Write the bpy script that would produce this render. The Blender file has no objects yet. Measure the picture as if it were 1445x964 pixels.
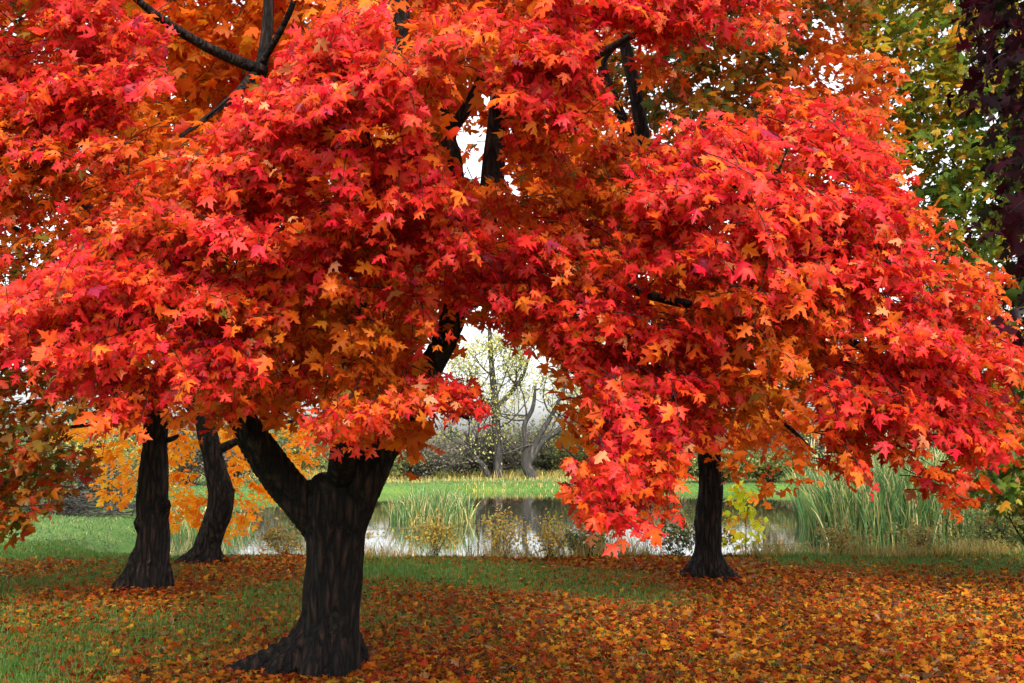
import bpy, math, random
import numpy as np
from mathutils import Vector

rng = np.random.default_rng(11)
random.seed(5)
sc = bpy.context.scene

# ------------------------------------------------------------------ camera
F, CX, CY = 1550.0, 722.5, 482.0          # lens in photo pixels (photo 1445 x 964)
PITCH = math.radians(5.82)
CAMZ = 1.6
cam_d = bpy.data.cameras.new("camera")
cam_d.sensor_width = 36.0
cam_d.lens = 36.0 * F / 1445.0
cam_d.clip_end = 3000.0
cam_d.clip_start = 0.05
cam = bpy.data.objects.new("camera", cam_d)
cam.location = (0, 0, CAMZ)
cam.rotation_euler = (math.pi / 2 + PITCH, 0, 0)
sc.collection.objects.link(cam)
sc.camera = cam

# ------------------------------------------------------------------ sky, sun, exposure
SUN_EL, SUN_AZ = math.radians(44), math.radians(168)     # azimuth clockwise from +Y: behind the camera
w = bpy.data.worlds.new("World")
sc.world = w
w.use_nodes = True
nt = w.node_tree
nt.nodes.clear()
wo = nt.nodes.new("ShaderNodeOutputWorld")
bg = nt.nodes.new("ShaderNodeBackground")
sky = nt.nodes.new("ShaderNodeTexSky")
sky.sky_type = 'NISHITA'
sky.sun_disc = False
sky.sun_elevation = SUN_EL
sky.sun_rotation = SUN_AZ
sky.dust_density = 4.0
sky.air_density = 1.0
hs = nt.nodes.new("ShaderNodeHueSaturation")
hs.inputs['Saturation'].default_value = 0.22              # overcast: the blue is veiled
hs.inputs['Value'].default_value = 1.0
nt.links.new(sky.outputs[0], hs.inputs['Color'])
nt.links.new(hs.outputs[0], bg.inputs['Color'])
bg.inputs['Strength'].default_value = 0.15
nt.links.new(bg.outputs[0], wo.inputs['Surface'])

sun_d = bpy.data.lights.new("sun", 'SUN')
sun_d.energy = 1.15
sun_d.angle = math.radians(14)
sun_d.color = (1.0, 0.93, 0.82)
sun = bpy.data.objects.new("sun", sun_d)
sd = Vector((math.sin(SUN_AZ) * math.cos(SUN_EL), math.cos(SUN_AZ) * math.cos(SUN_EL), math.sin(SUN_EL)))
sun.rotation_euler = sd.to_track_quat('Z', 'Y').to_euler()
sc.collection.objects.link(sun)

sc.view_settings.view_transform = 'Standard'
sc.view_settings.look = 'None'
sc.view_settings.gamma = 1.0
sc.view_settings.exposure = 1.72
sc.view_settings.use_curve_mapping = False
sc.cycles.max_bounces = 8
sc.cycles.diffuse_bounces = 6
sc.cycles.glossy_bounces = 3
sc.cycles.transmission_bounces = 6
sc.cycles.use_denoising = True

# ------------------------------------------------------------------ helpers
cp, sp = math.cos(PITCH), math.sin(PITCH)
def P(px, py, d):
    """world point seen at photo pixel (px, py) at depth d metres in front of the camera"""
    a = (np.asarray(px, float) - CX) / F
    b = (CY - np.asarray(py, float)) / F
    d = np.asarray(d, float)
    y = d * (cp - b * sp)
    z = CAMZ + d * (sp + b * cp)
    return np.stack(np.broadcast_arrays(a * d, y, z), -1)

def norm(v):
    return v / np.maximum(np.linalg.norm(v, axis=-1, keepdims=True), 1e-9)

def tag(o, label=None, cat=None, group=None, kind=None):
    if label: o['label'] = label
    if cat: o['category'] = cat
    if group: o['group'] = group
    if kind: o['kind'] = kind
    return o

def empty(name, loc):
    o = bpy.data.objects.new(name, None)
    o.empty_display_size = 0.3
    o.location = tuple(float(v) for v in loc)
    sc.collection.objects.link(o)
    return o

def raw_mesh(name, verts, loops, starts, totals, mat, parent=None, col=None, smooth=False, normals=None):
    me = bpy.data.meshes.new(name)
    verts = np.asarray(verts, np.float32)
    if parent is not None:
        verts = verts - np.asarray(parent.location, np.float32)
    me.vertices.add(len(verts)); me.vertices.foreach_set('co', verts.ravel())
    me.loops.add(len(loops)); me.loops.foreach_set('vertex_index', np.asarray(loops, np.int32))
    me.polygons.add(len(starts))
    me.polygons.foreach_set('loop_start', np.asarray(starts, np.int32))
    me.polygons.foreach_set('loop_total', np.asarray(totals, np.int32))
    if smooth:
        me.polygons.foreach_set('use_smooth', np.ones(len(starts), bool))
    if col is not None:
        at = me.attributes.new('tint', 'FLOAT_COLOR', 'POINT')
        c4 = np.ones((len(verts), 4), np.float32); c4[:, :3] = col
        at.data.foreach_set('color', c4.ravel())
    me.update(calc_edges=True)
    me.materials.append(mat)
    o = bpy.data.objects.new(name, me)
    sc.collection.objects.link(o)
    if parent is not None: o.parent = parent
    return o

class MB:
    """collects copies of small templates (leaves, blades) and tubes into ONE mesh object"""
    def __init__(s): s.v, s.l, s.t, s.c, s.n = [], [], [], [], 0
    def add(s, verts, faces, col):
        """verts (N,K,3), faces list of index tuples within K, col (N,K,3)"""
        N, K = verts.shape[:2]
        base = s.n + np.arange(N)[:, None] * K
        for f in faces:
            s.l.append((base + np.asarray(f)[None, :]).ravel())
            s.t.append(np.full(N, len(f)))
        s.v.append(verts.reshape(-1, 3)); s.c.append(np.broadcast_to(col, verts.shape).reshape(-1, 3))
        s.n += N * K
    def tube(s, pts, rad, seg=6, col=(0, 0, 0)):
        pts = np.asarray(pts, float); rad = np.asarray(rad, float); M = len(pts)
        tg = norm(np.gradient(pts, axis=0))
        ref = np.array([0.31, 0.87, 0.38]); 
        if abs(tg.mean(0) @ ref) > 0.9: ref = np.array([1.0, 0.1, 0.0])
        u = norm(np.cross(tg, ref)); w_ = np.cross(tg, u)
        a = np.linspace(0, 2 * math.pi, seg, endpoint=False)
        ring = pts[:, None] + rad[:, None, None] * (np.cos(a)[None, :, None] * u[:, None] + np.sin(a)[None, :, None] * w_[:, None])
        s.v.append(ring.reshape(-1, 3)); s.c.append(np.broadcast_to(np.asarray(col, float), (M * seg, 3)))
        i = np.arange(M - 1)[:, None] * seg; j = np.arange(seg)[None]; j2 = (j + 1) % seg
        q = np.stack([i + j, i + j2, i + seg + j2, i + seg + j], -1).reshape(-1, 4) + s.n
        s.l.append(q.ravel()); s.t.append(np.full(len(q), 4))
        for k, fl in ((0, True), (M - 1, False)):
            cap = s.n + k * seg + np.arange(seg)
            s.l.append(cap[::-1] if fl else cap); s.t.append(np.array([seg]))
        s.n += M * seg
    def build(s, name, mat, parent=None, smooth=False):
        tot = np.concatenate(s.t); st = np.concatenate([[0], np.cumsum(tot)[:-1]])
        return raw_mesh(name, np.concatenate(s.v), np.concatenate(s.l), st, tot, mat, parent, np.concatenate(s.c), smooth)

def spline(pts, n):
    """Catmull-Rom through rows (x, y, z, r...)"""
    p = np.asarray(pts, float); p = np.vstack([2 * p[0] - p[1], p, 2 * p[-1] - p[-2]])
    out = []
    m = len(p) - 3
    for k in np.linspace(0, m - 1e-6, n):
        i = int(k); t = k - i; a, b, c, d = p[i:i + 4]
        out.append(.5 * (2 * b + (c - a) * t + (2 * a - 5 * b + 4 * c - d) * t * t + (3 * b - 3 * c + d - a) * t ** 3))
    return np.array(out)

# leaf templates: right half outline of a five lobed maple leaf, petiole at 0, tip at y = 1
HALF_FINE = [(0, 0), (.10, -.06), (.25, -.09), (.40, -.10), (.31, .02), (.22, .13), (.38, .15), (.50, .26), (.74, .34), (.54, .38),
             (.46, .51), (.32, .41), (.14, .39), (.17, .56), (.37, .69), (.18, .72), (.11, .86), (0, 1.12)]
HALF_MID = [(0, 0), (.2, -.06), (.40, -.03), (.27, .14), (.50, .24), (.66, .37), (.40, .42), (.19, .40), (.33, .66), (.15, .76), (0, 1.02)]
HALF_LOW = [(0, 0), (.34, .0), (.27, .14), (.62, .38), (.19, .42), (.26, .70), (0, 1.0)]
def leaf_template(half):
    h = np.array(half); k = len(h)
    mid = np.array([[0, .40]])
    v = np.vstack([h, mid, h[1:-1] * [-1, 1]])          # right (k), midrib (1), left (k-2)
    right = list(range(k)) + [k]
    left = [0, k, k - 1] + list(range(k + 1 + k - 3, k, -1))
    return v, [tuple(right), tuple(left)]
T_FINE, T_MID, T_LOW = leaf_template(HALF_FINE), leaf_template(HALF_MID), leaf_template(HALF_LOW)
T_OVAL = (np.array([(0, 0), (.22, .3), (.24, .6), (0, 1), (-.24, .6), (-.22, .3)]), [(0, 1, 2, 3), (0, 3, 4, 5)])
T_DIA = (np.array([(0, 0), (.3, .5), (0, 1), (-.3, .5)]), [(0, 1, 2, 3)])

def put_leaves(mb, tpl, pos, t, n, size, col, fold=.25, curl=.25, petiole=0.0, warm=0.0):
    """a batch of leaves; t long axis, n face normal"""
    v2, faces = tpl; N = len(pos)
    t = norm(t); n = norm(n - (n * t).sum(-1, keepdims=True) * t); b = np.cross(t, n)
    x, y = v2[:, 0][None], v2[:, 1][None]
    fo = fold * (0.2 + 1.3 * rng.random((N, 1))); cu = curl * (rng.random((N, 1)) * 2.2 - .5); tw = .5 * rng.normal(0, 1, (N, 1)) * curl
    z = -fo * np.abs(x) + .0 - cu * (y - .3) ** 2 - cu * .8 * x ** 2 + tw * x * y + .06 * rng.normal(0, 1, (N, len(v2)))* (curl > .1)
    s = np.asarray(size).reshape(N, 1)
    wx = x * (0.8 + .35 * rng.random((N, 1)))
    V = pos[:, None] + (s * wx)[..., None] * b[:, None] + (s * (y + petiole))[..., None] * t[:, None] + (s * z)[..., None] * n[:, None]
    c = np.asarray(col)[:, None, :] * np.ones((1, len(v2), 1))
    if warm:                                             # leaf heart and veins a little yellower than the lobes
        r = np.clip(1 - np.hypot(x, y - .3) / .55, 0, 1)[..., None]
        c = c + warm * r * rng.random((N, 1, 1)) * np.array([.12, .14, .0])
    mb.add(V, faces, np.clip(c, 0, 1))

def palette(name, N):
    tab = PAL[name]
    wts = np.array([r[0] for r in tab], float); cols = np.array([r[1:] for r in tab])
    k = rng.choice(len(tab), N, p=wts / wts.sum())
    c = cols[k] * TONE.get(name, 1.0) * (0.8 + .4 * rng.random((N, 1))) * (0.92 + .16 * rng.random((N, 3)))
    return c
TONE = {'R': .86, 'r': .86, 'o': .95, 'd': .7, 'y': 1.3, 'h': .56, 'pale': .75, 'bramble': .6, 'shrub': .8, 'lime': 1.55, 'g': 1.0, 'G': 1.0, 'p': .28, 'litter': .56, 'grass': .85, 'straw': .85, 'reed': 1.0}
PAL = {
    'R': [(34, .72, .014, .036), (38, .78, .030, .022), (19, .80, .085, .015), (5, .84, .17, .018), (2, .75, .28, .12), (2, .40, .02, .07)],
    'r': [(20, .66, .014, .030), (32, .70, .040, .014), (38, .72, .11, .012), (10, .75, .17, .015), (2, .6, .26, .12), (1, .2, .12, .02)],
    'o': [(12, .60, .045, .012), (42, .66, .115, .010), (36, .70, .165, .012), (8, .72, .26, .02), (2, .22, .14, .02)],
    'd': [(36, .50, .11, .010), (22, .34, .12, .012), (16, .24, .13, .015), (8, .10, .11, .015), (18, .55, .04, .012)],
    'y': [(50, .85, .30, .012), (35, .82, .22, .012), (15, .88, .42, .03)],
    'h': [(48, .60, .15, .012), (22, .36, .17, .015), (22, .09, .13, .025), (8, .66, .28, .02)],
    'g': [(35, .20, .22, .018), (25, .10, .16, .018), (25, .42, .30, .02), (15, .62, .26, .02)],
    'G': [(45, .06, .12, .018), (30, .12, .18, .02), (15, .30, .25, .02), (10, .5, .22, .02)],
    'p': [(45, .10, .012, .03), (30, .05, .02, .03), (15, .18, .015, .05), (10, .03, .05, .02)],
    'litter': [(6, .13, .07, .035), (30, .58, .14, .012), (22, .46, .05, .010), (20, .66, .24, .014), (14, .24, .045, .012), (7, .74, .38, .03), (3, .46, .26, .12)],
    'grass': [(50, .07, .17, .025), (30, .10, .22, .03), (15, .16, .24, .04), (5, .3, .28, .08)],
    'lawn': [(50, .07, .14, .045), (30, .11, .17, .065), (15, .20, .21, .09), (5, .3, .26, .1)],
    'straw': [(38, .50, .38, .14), (26, .34, .29, .09), (18, .18, .23, .05), (18, .58, .36, .05)],
    'willow': [(45, .40, .38, .10), (35, .30, .32, .09), (20, .48, .38, .08)],
    'gold': [(45, .62, .44, .07), (35, .52, .32, .06), (20, .26, .30, .06)],
    'reed': [(40, .07, .17, .055), (32, .13, .23, .06), (18, .40, .38, .13), (12, .55, .44, .20)],
    'shrub': [(40, .09, .14, .035), (30, .16, .19, .05), (20, .30, .27, .06), (10, .40, .28, .05)],
    'pale': [(45, .42, .36, .07), (35, .30, .32, .08), (20, .52, .40, .05)],
    'bramble': [(40, .20, .17, .13), (30, .26, .20, .15), (30, .16, .18, .07)],
    'lime': [(45, .45, .50, .02), (30, .62, .52, .03), (15, .70, .34, .03), (10, .55, .16, .03)],
}

# ------------------------------------------------------------------ materials
def mat_new(name):
    m = bpy.data.materials.new(name); m.use_nodes = True
    n = m.node_tree; n.nodes.clear()
    return m, n, n.nodes.new("ShaderNodeOutputMaterial")
def leaf_mat(name, trans=.57, rough=.45, spec=.22):
    m, n, out = mat_new(name)
    a = n.nodes.new("ShaderNodeAttribute"); a.attribute_name = 'tint'
    p = n.nodes.new("ShaderNodeBsdfPrincipled"); p.inputs['Roughness'].default_value = rough
    p.inputs['Specular IOR Level'].default_value = spec
    n.links.new(a.outputs['Color'], p.inputs['Base Color'])
    tr = n.nodes.new("ShaderNodeBsdfTranslucent"); n.links.new(a.outputs['Color'], tr.inputs['Color'])
    mx = n.nodes.new("ShaderNodeMixShader"); mx.inputs[0].default_value = trans
    n.links.new(p.outputs[0], mx.inputs[1]); n.links.new(tr.outputs[0], mx.inputs[2]); n.links.new(mx.outputs[0], out.inputs['Surface'])
    return m
M_LEAF = leaf_mat("maple_leaf")
M_LITTER = leaf_mat("fallen_leaf", .22, .7, .08)
M_BLADE = leaf_mat("grass_blade", .3, .5, .3)

def bark_mat(name, dark, light, sx=30, sz=5.0, dist=.12):
    m, n, out = mat_new(name)
    g = n.nodes.new("ShaderNodeNewGeometry")
    mp = n.nodes.new("ShaderNodeMapping"); mp.inputs['Scale'].default_value = (sx, sx, sz)
    n.links.new(g.outputs['Position'], mp.inputs['Vector'])
    nz = n.nodes.new("ShaderNodeTexNoise"); nz.inputs['Scale'].default_value = 1.0; nz.inputs['Detail'].default_value = 6; nz.inputs['Distortion'].default_value = .8
    n.links.new(mp.outputs[0], nz.inputs['Vector'])
    vo = n.nodes.new("ShaderNodeTexVoronoi"); vo.feature = 'DISTANCE_TO_EDGE'; vo.inputs['Scale'].default_value = .55
    n.links.new(mp.outputs[0], vo.inputs['Vector'])
    ml = n.nodes.new("ShaderNodeMath"); ml.operation = 'MULTIPLY'; n.links.new(nz.outputs['Fac'], ml.inputs[0])
    vm = n.nodes.new("ShaderNodeMath"); vm.operation = 'MULTIPLY_ADD'; vm.inputs[1].default_value = 2.2; vm.inputs[2].default_value = .25
    n.links.new(vo.outputs['Distance'], vm.inputs[0]); n.links.new(vm.outputs[0], ml.inputs[1])
    cr = n.nodes.new("ShaderNodeValToRGB"); cr.color_ramp.elements[0].position = .22; cr.color_ramp.elements[1].position = .80
    cr.color_ramp.elements[0].color = (*dark, 1); cr.color_ramp.elements[1].color = (*light, 1)
    n.links.new(ml.outputs[0], cr.inputs[0])
    li = n.nodes.new("ShaderNodeTexNoise"); li.inputs['Scale'].default_value = 5.5; li.inputs['Detail'].default_value = 8; li.inputs['Roughness'].default_value = .7
    n.links.new(g.outputs['Position'], li.inputs['Vector'])
    lr = n.nodes.new("ShaderNodeValToRGB"); lr.color_ramp.elements[0].position = .56; lr.color_ramp.elements[1].position = .70; lr.color_ramp.elements[1].color = (.45, .45, .45, 1)
    n.links.new(li.outputs['Fac'], lr.inputs[0])
    lm = n.nodes.new("ShaderNodeMixRGB"); lm.inputs[2].default_value = (light[0] * .9, light[1] * 1.55, light[2] * 1.35, 1)
    n.links.new(lr.outputs[0], lm.inputs[0]); n.links.new(cr.outputs[0], lm.inputs[1])
    bp = n.nodes.new("ShaderNodeBump"); bp.inputs['Strength'].default_value = 1.0; bp.inputs['Distance'].default_value = dist
    n.links.new(ml.outputs[0], bp.inputs['Height'])
    p = n.nodes.new("ShaderNodeBsdfPrincipled"); p.inputs['Roughness'].default_value = .85; p.inputs['Specular IOR Level'].default_value = .25
    n.links.new(lm.outputs[0], p.inputs['Base Color']); n.links.new(bp.outputs[0], p.inputs['Normal']); n.links.new(p.outputs[0], out.inputs['Surface'])
    return m
M_BARK = bark_mat("maple_bark", (.0025, .002, .0018), (.074, .040, .026))
M_TWIG = bark_mat("twig_bark", (.008, .005, .004), (.03, .02, .016), 60, 20, .004)
M_GREYBARK = bark_mat("grey_bark", (.03, .026, .024), (.12, .10, .088), 8, 1.5, .05)

def ground_mat():
    m, n, out = mat_new("lawn_soil")
    g = n.nodes.new("ShaderNodeNewGeometry")
    def noise(s, d=5):
        q = n.nodes.new("ShaderNodeTexNoise"); q.inputs['Scale'].default_value = s; q.inputs['Detail'].default_value = d
        n.links.new(g.outputs['Position'], q.inputs['Vector']); return q
    n1, n2 = noise(9, 8), noise(.6, 4)
    c1 = n.nodes.new("ShaderNodeValToRGB")
    e = c1.color_ramp.elements
    e[0].position, e[0].color = .3, (.022, .045, .012, 1)
    e[1].position, e[1].color = .72, (.085, .19, .03, 1)
    n.links.new(n1.outputs['Fac'], c1.inputs[0])
    c2 = n.nodes.new("ShaderNodeMixRGB"); c2.blend_type = 'MIX'; c2.inputs[2].default_value = (.10, .16, .03, 1)
    r2 = n.nodes.new("ShaderNodeValToRGB"); r2.color_ramp.elements[0].position = .4; r2.color_ramp.elements[1].position = .75
    n.links.new(n2.outputs['Fac'], r2.inputs[0]); n.links.new(r2.outputs[0], c2.inputs[0]); n.links.new(c1.outputs[0], c2.inputs[1])
    bp = n.nodes.new("ShaderNodeBump"); bp.inputs['Strength'].default_value = .6; bp.inputs['Distance'].default_value = .05
    n.links.new(n1.outputs['Fac'], bp.inputs['Height'])
    p = n.nodes.new("ShaderNodeBsdfPrincipled"); p.inputs['Roughness'].default_value = .9; p.inputs['Specular IOR Level'].default_value = .1
    n.links.new(c2.outputs[0], p.inputs['Base Color']); n.links.new(bp.outputs[0], p.inputs['Normal']); n.links.new(p.outputs[0], out.inputs['Surface'])
    return m
M_GROUND = ground_mat()

def water_mat():
    m, n, out = mat_new("pond_water")
    g = n.nodes.new("ShaderNodeNewGeometry")
    mp = n.nodes.new("ShaderNodeMapping"); mp.inputs['Scale'].default_value = (1.6, 3.2, 1)
    n.links.new(g.outputs['Position'], mp.inputs['Vector'])
    q = n.nodes.new("ShaderNodeTexNoise"); q.inputs['Scale'].default_value = 1.2; q.inputs['Detail'].default_value = 3
    n.links.new(mp.outputs[0], q.inputs['Vector'])
    bp = n.nodes.new("ShaderNodeBump"); bp.inputs['Strength'].default_value = .05; bp.inputs['Distance'].default_value = .02
    n.links.new(q.outputs['Fac'], bp.inputs['Height'])
    p = n.nodes.new("ShaderNodeBsdfPrincipled"); p.inputs['Base Color'].default_value = (.03, .03, .018, 1)
    p.inputs['Roughness'].default_value = .02; p.inputs['IOR'].default_value = 1.6; p.inputs['Specular IOR Level'].default_value = .75
    n.links.new(bp.outputs[0], p.inputs['Normal']); n.links.new(p.outputs[0], out.inputs['Surface'])
    return m
M_WATER = water_mat()

# ------------------------------------------------------------------ terrain
WATER = -0.36
POND = np.array([(-6.6, 19.0), (-3, 18.2), (2, 18.3), (6, 18.6), (8.5, 19.6), (11.5, 23), (14.5, 30), (17, 40), (18.5, 48), (17, 54), (10, 57), (4, 58.5),
                 (-2, 58), (-6.5, 53), (-9.5, 48), (-11, 43), (-10.5, 37), (-9, 30), (-7.8, 24)], float)
def pond_sdf(x, y):
    x = np.asarray(x, float); y = np.asarray(y, float)
    d = np.full(x.shape, 1e9); ins = np.zeros(x.shape, bool)
    for (x0, y0), (x1, y1) in zip(POND, np.roll(POND, -1, 0)):
        ex, ey = x1 - x0, y1 - y0
        t = np.clip(((x - x0) * ex + (y - y0) * ey) / (ex * ex + ey * ey), 0, 1)
        d = np.minimum(d, np.hypot(x - x0 - t * ex, y - y0 - t * ey))
        c = ((y0 > y) != (y1 > y)) & (x < ex * (y - y0) / (ey if ey else 1e-9) + x0)
        ins ^= c
    return np.where(ins, -d, d)
def height(x, y):
    x = np.asarray(x, float); y = np.asarray(y, float)
    s = pond_sdf(x, y)
    t = np.clip((1.3 - s) / 2.6, 0, 1); t = t * t * (3 - 2 * t)
    h = -1.0 * t
    h = h + .03 * np.sin(x * .9 + 1) * np.sin(y * .7) + .015 * np.sin(x * 2.3 + y * 1.7)
    h = h + 1.3 * np.clip((y - 78) / 60, 0, 1) ** 1.5 + .25 * np.clip((np.abs(x) - 9) / 14, 0, 1) * np.clip((y - 10) / 12, 0, 1) * np.clip(s / 5, 0, 1)
    return h
def onground(x, y):
    return np.array([x, y, float(height(x, y))])

xs = np.concatenate([np.linspace(-600, -40, 15)[:-1], np.linspace(-40, -16, 33)[:-1], np.linspace(-16, 20, 145)[:-1], np.linspace(20, 40, 28)[:-1], np.linspace(40, 600, 15)])
ys = np.concatenate([np.linspace(-60, -4, 12)[:-1], np.linspace(-4, 26, 151)[:-1], np.linspace(26, 70, 111)[:-1], np.linspace(70, 150, 41)[:-1], np.linspace(150, 1200, 15)])
gx, gy = np.meshgrid(xs, ys)
gz = height(gx, gy)
nx, ny = len(xs), len(ys)
i = (np.arange(ny - 1)[:, None] * nx + np.arange(nx - 1)[None]).ravel()
q = np.stack([i, i + 1, i + nx + 1, i + nx], -1)
o = raw_mesh("ground", np.stack([gx, gy, gz], -1).reshape(-1, 3), q.ravel(), np.arange(len(q)) * 4, np.full(len(q), 4), M_GROUND, smooth=True)
tag(o, kind='structure')
wp = POND + 1.2 * norm(POND - POND.mean(0))
wv = np.c_[wp, np.full(len(wp), WATER)]
o = raw_mesh("pond_water", wv, np.arange(len(wv)), [0], [len(wv)], M_WATER)
tag(o, kind='structure')

# ------------------------------------------------------------------ trunks
def remesh(name, mb, mat, parent, voxel, bark=.012, freq=34):
    tmp = mb.build('tmp', mat)
    md = tmp.modifiers.new('r', 'REMESH'); md.mode = 'VOXEL'; md.voxel_size = voxel
    sm = tmp.modifiers.new('s', 'SMOOTH'); sm.iterations = 4; sm.factor = .5
    dg = bpy.context.evaluated_depsgraph_get()
    me = bpy.data.meshes.new_from_object(tmp.evaluated_get(dg))
    bpy.data.objects.remove(tmp)
    n = len(me.vertices)
    co = np.empty(n * 3, np.float32); me.vertices.foreach_get('co', co); co = co.reshape(-1, 3)
    no = np.empty(n * 3, np.float32); me.vertices.foreach_get('normal', no); no = no.reshape(-1, 3)
    a = np.arctan2(no[:, 1], no[:, 0])
    z = co[:, 2]
    b = np.sin(a * 9 + 1.7 * np.sin(z * 5.1) + 3 * co[:, 0]) * .5 + np.sin(a * 17 + 2.3 * np.sin(z * 7.3 + a * 2)) * .5
    lum = np.sin(z * 6.3 + a * 2 + 1) * np.sin(z * 3.1 - a * 3 + co[:, 0] * 4)
    co = co + no * (bark * b + bark * 1.1 * lum)[:, None]
    if parent is not None: co = co - np.asarray(parent.location, np.float32)
    me.vertices.foreach_set('co', co.astype(np.float32).ravel())
    me.polygons.foreach_set('use_smooth', np.ones(len(me.polygons), bool))
    me.name = name; me.materials.clear(); me.materials.append(mat); me.update()
    o = bpy.data.objects.new(name, me); sc.collection.objects.link(o)
    if parent is not None: o.parent = parent
    return o

def limb_pts(rows, n=24):
    """rows of (px, py, depth, half width in photo px)"""
    r = np.array(rows, float)
    xyz = P(r[:, 0], r[:, 1], r[:, 2]); rad = r[:, 3] / F * r[:, 2]
    return spline(np.c_[xyz, rad], n)

def roots(mb, c, r, dirs):
    for ang, ln, rr in dirs:
        dx, dy = math.cos(ang), math.sin(ang)
        rows = [(c[0] + dx * r * .25, c[1] + dy * r * .25, c[2] + r * 2.1, rr * .9), (c[0] + dx * r * .75, c[1] + dy * r * .75, c[2] + r * .95, rr * 1.05),
                (c[0] + dx * (r + ln * .4), c[1] + dy * (r + ln * .4), c[2] + rr * .75, rr * .95), (c[0] + dx * (r + ln), c[1] + dy * (r + ln), c[2] - rr * .6, rr * .6)]
        s_ = spline(rows, 12)
        mb.tube(s_[:, :3], s_[:, 3], 10)

SKEL = {}
def register(tree, arr): SKEL.setdefault(tree, []).append(arr[:, :4])

# --- the big maple in front
D0 = 8.0
b0 = P(466, 952, D0); b0[2] = height(b0[0], b0[1])
main_tree = empty("maple_tree", b0)
tag(main_tree, "nearest tree, big forked maple with thick dark trunk and hanging red leaves", "tree", "maples on the leaf covered lawn")
mb = MB()
tr = limb_pts([(464, 985, D0, 44), (465, 950, D0, 42), (467, 915, D0, 39.5), (468, 870, D0, 40), (470, 820, D0, 39), (473, 770, D0, 41), (475, 725, D0, 45), (474, 695, D0, 42), (476, 672, D0, 32)], 30)
mb.tube(tr[:, :3], tr[:, 3], 24); register('main', tr)
lfork = limb_pts([(462, 748, D0, 32), (432, 715, D0 - .05, 27), (397, 676, D0 - .1, 24), (362, 626, D0 - .2, 21.5), (335, 580, D0 - .3, 18), (308, 525, D0 - .4, 14), (288, 470, D0 - .5, 11)], 26)
rfork = limb_pts([(480, 752, D0, 34), (497, 708, D0, 33), (516, 668, D0, 30), (543, 622, D0 + .1, 26), (588, 555, D0 + .25, 21), (622, 490, D0 + .4, 17), (650, 420, D0 + .5, 17), (672, 345, D0 + .6, 18)], 28)
mb.tube(lfork[:, :3], lfork[:, 3], 18); mb.tube(rfork[:, :3], rfork[:, 3], 20)
register('main', lfork); register('main', rfork)
roots(mb, b0, .27, [(math.radians(a), l, r_) for a, l, r_ in ((194, .68, .10), (216, .40, .09), (250, .05, .09), (290, -.12, .08), (60, .1, .09), (120, .2, .1), (165, .30, .09))])
trunk = remesh("trunk", mb, M_BARK, main_tree, .019)
def limb(tree, parent, rows, n=26, seg=10, mat=M_BARK):
    a = limb_pts(rows, n); m_ = MB(); m_.tube(a[:, :3], a[:, 3], seg); register(tree, a)
    return m_.build("limb", mat, parent, True)
for rows in (
    [(668, 360, 8.6, 18), (690, 290, 8.7, 17.5), (697, 230, 8.8, 17), (703, 160, 8.9, 14), (706, 80, 9.0, 11), (715, -60, 9.2, 8)],
    [(664, 365, 8.55, 14), (648, 290, 8.5, 12), (640, 225, 8.4, 12.5), (634, 190, 8.4, 11), (660, 150, 8.4, 8), (690, 90, 8.3, 6), (730, 30, 8.1, 4)],
    [(652, 420, 8.5, 16), (618, 330, 8.9, 15), (590, 200, 9.2, 16), (572, 90, 9.4, 17), (560, 10, 9.5, 17), (548, -100, 9.6, 14)],
    [(636, 190, 8.4, 8), (628, 165, 8.3, 9), (615, 110, 8.1, 6), (600, 40, 7.8, 4)],
    [(330, 575, 7.75, 17), (300, 470, 7.9, 14), (318, 330, 8.2, 11), (345, 200, 8.4, 10), (368, 100, 8.5, 9), (378, 30, 8.6, 8), (380, -60, 8.7, 6)],
    [(372, 100, 8.5, 9), (330, 84, 8.2, 8), (280, 60, 7.9, 7), (225, 25, 7.5, 6), (170, -20, 7.1, 4)],
    [(310, 530, 7.6, 10), (240, 430, 7.5, 9), (160, 330, 7.4, 7), (90, 250, 7.2, 5), (40, 120, 7.0, 3)],
    [(362, 98, 8.5, 6), (335, 130, 8.0, 5), (300, 160, 7.6, 4), (255, 192, 7.2, 3)],
    [(368, 92, 8.5, 5), (395, 45, 8.2, 4.5), (415, 0, 8.0, 4), (425, -60, 7.9, 3)],
    [(480, 675, 7.9, 20), (492, 560, 7.3, 16), (505, 430, 6.7, 13), (520, 300, 6.1, 9), (515, 180, 5.6, 6), (505, 90, 5.3, 3)],
    [(650, 425, 8.5, 13), (700, 400, 7.9, 8), (790, 370, 7.0, 9), (900, 310, 6.2, 8), (1010, 270, 5.6, 6), (1100, 240, 5.2, 3)],
    [(790, 372, 7.0, 8), (930, 420, 6.4, 7), (1080, 450, 6.1, 6), (1220, 490, 6.0, 5), (1340, 560, 6.1, 3)],
    [(760, 385, 7.3, 7), (800, 420, 6.9, 6), (840, 500, 6.2, 5), (875, 590, 5.6, 4), (880, 690, 5.2, 2.5)],
    [(700, 150, 8.9, 9), (760, 130, 7.8, 8), (840, 80, 6.9, 6), (930, 30, 6.2, 4), (1010, -10, 5.9, 3)],
    [(550, 618, 8.1, 10), (590, 580, 7.4, 7), (625, 575, 6.9, 5), (660, 590, 6.6, 3)],
): limb('main', main_tree, rows)

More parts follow.
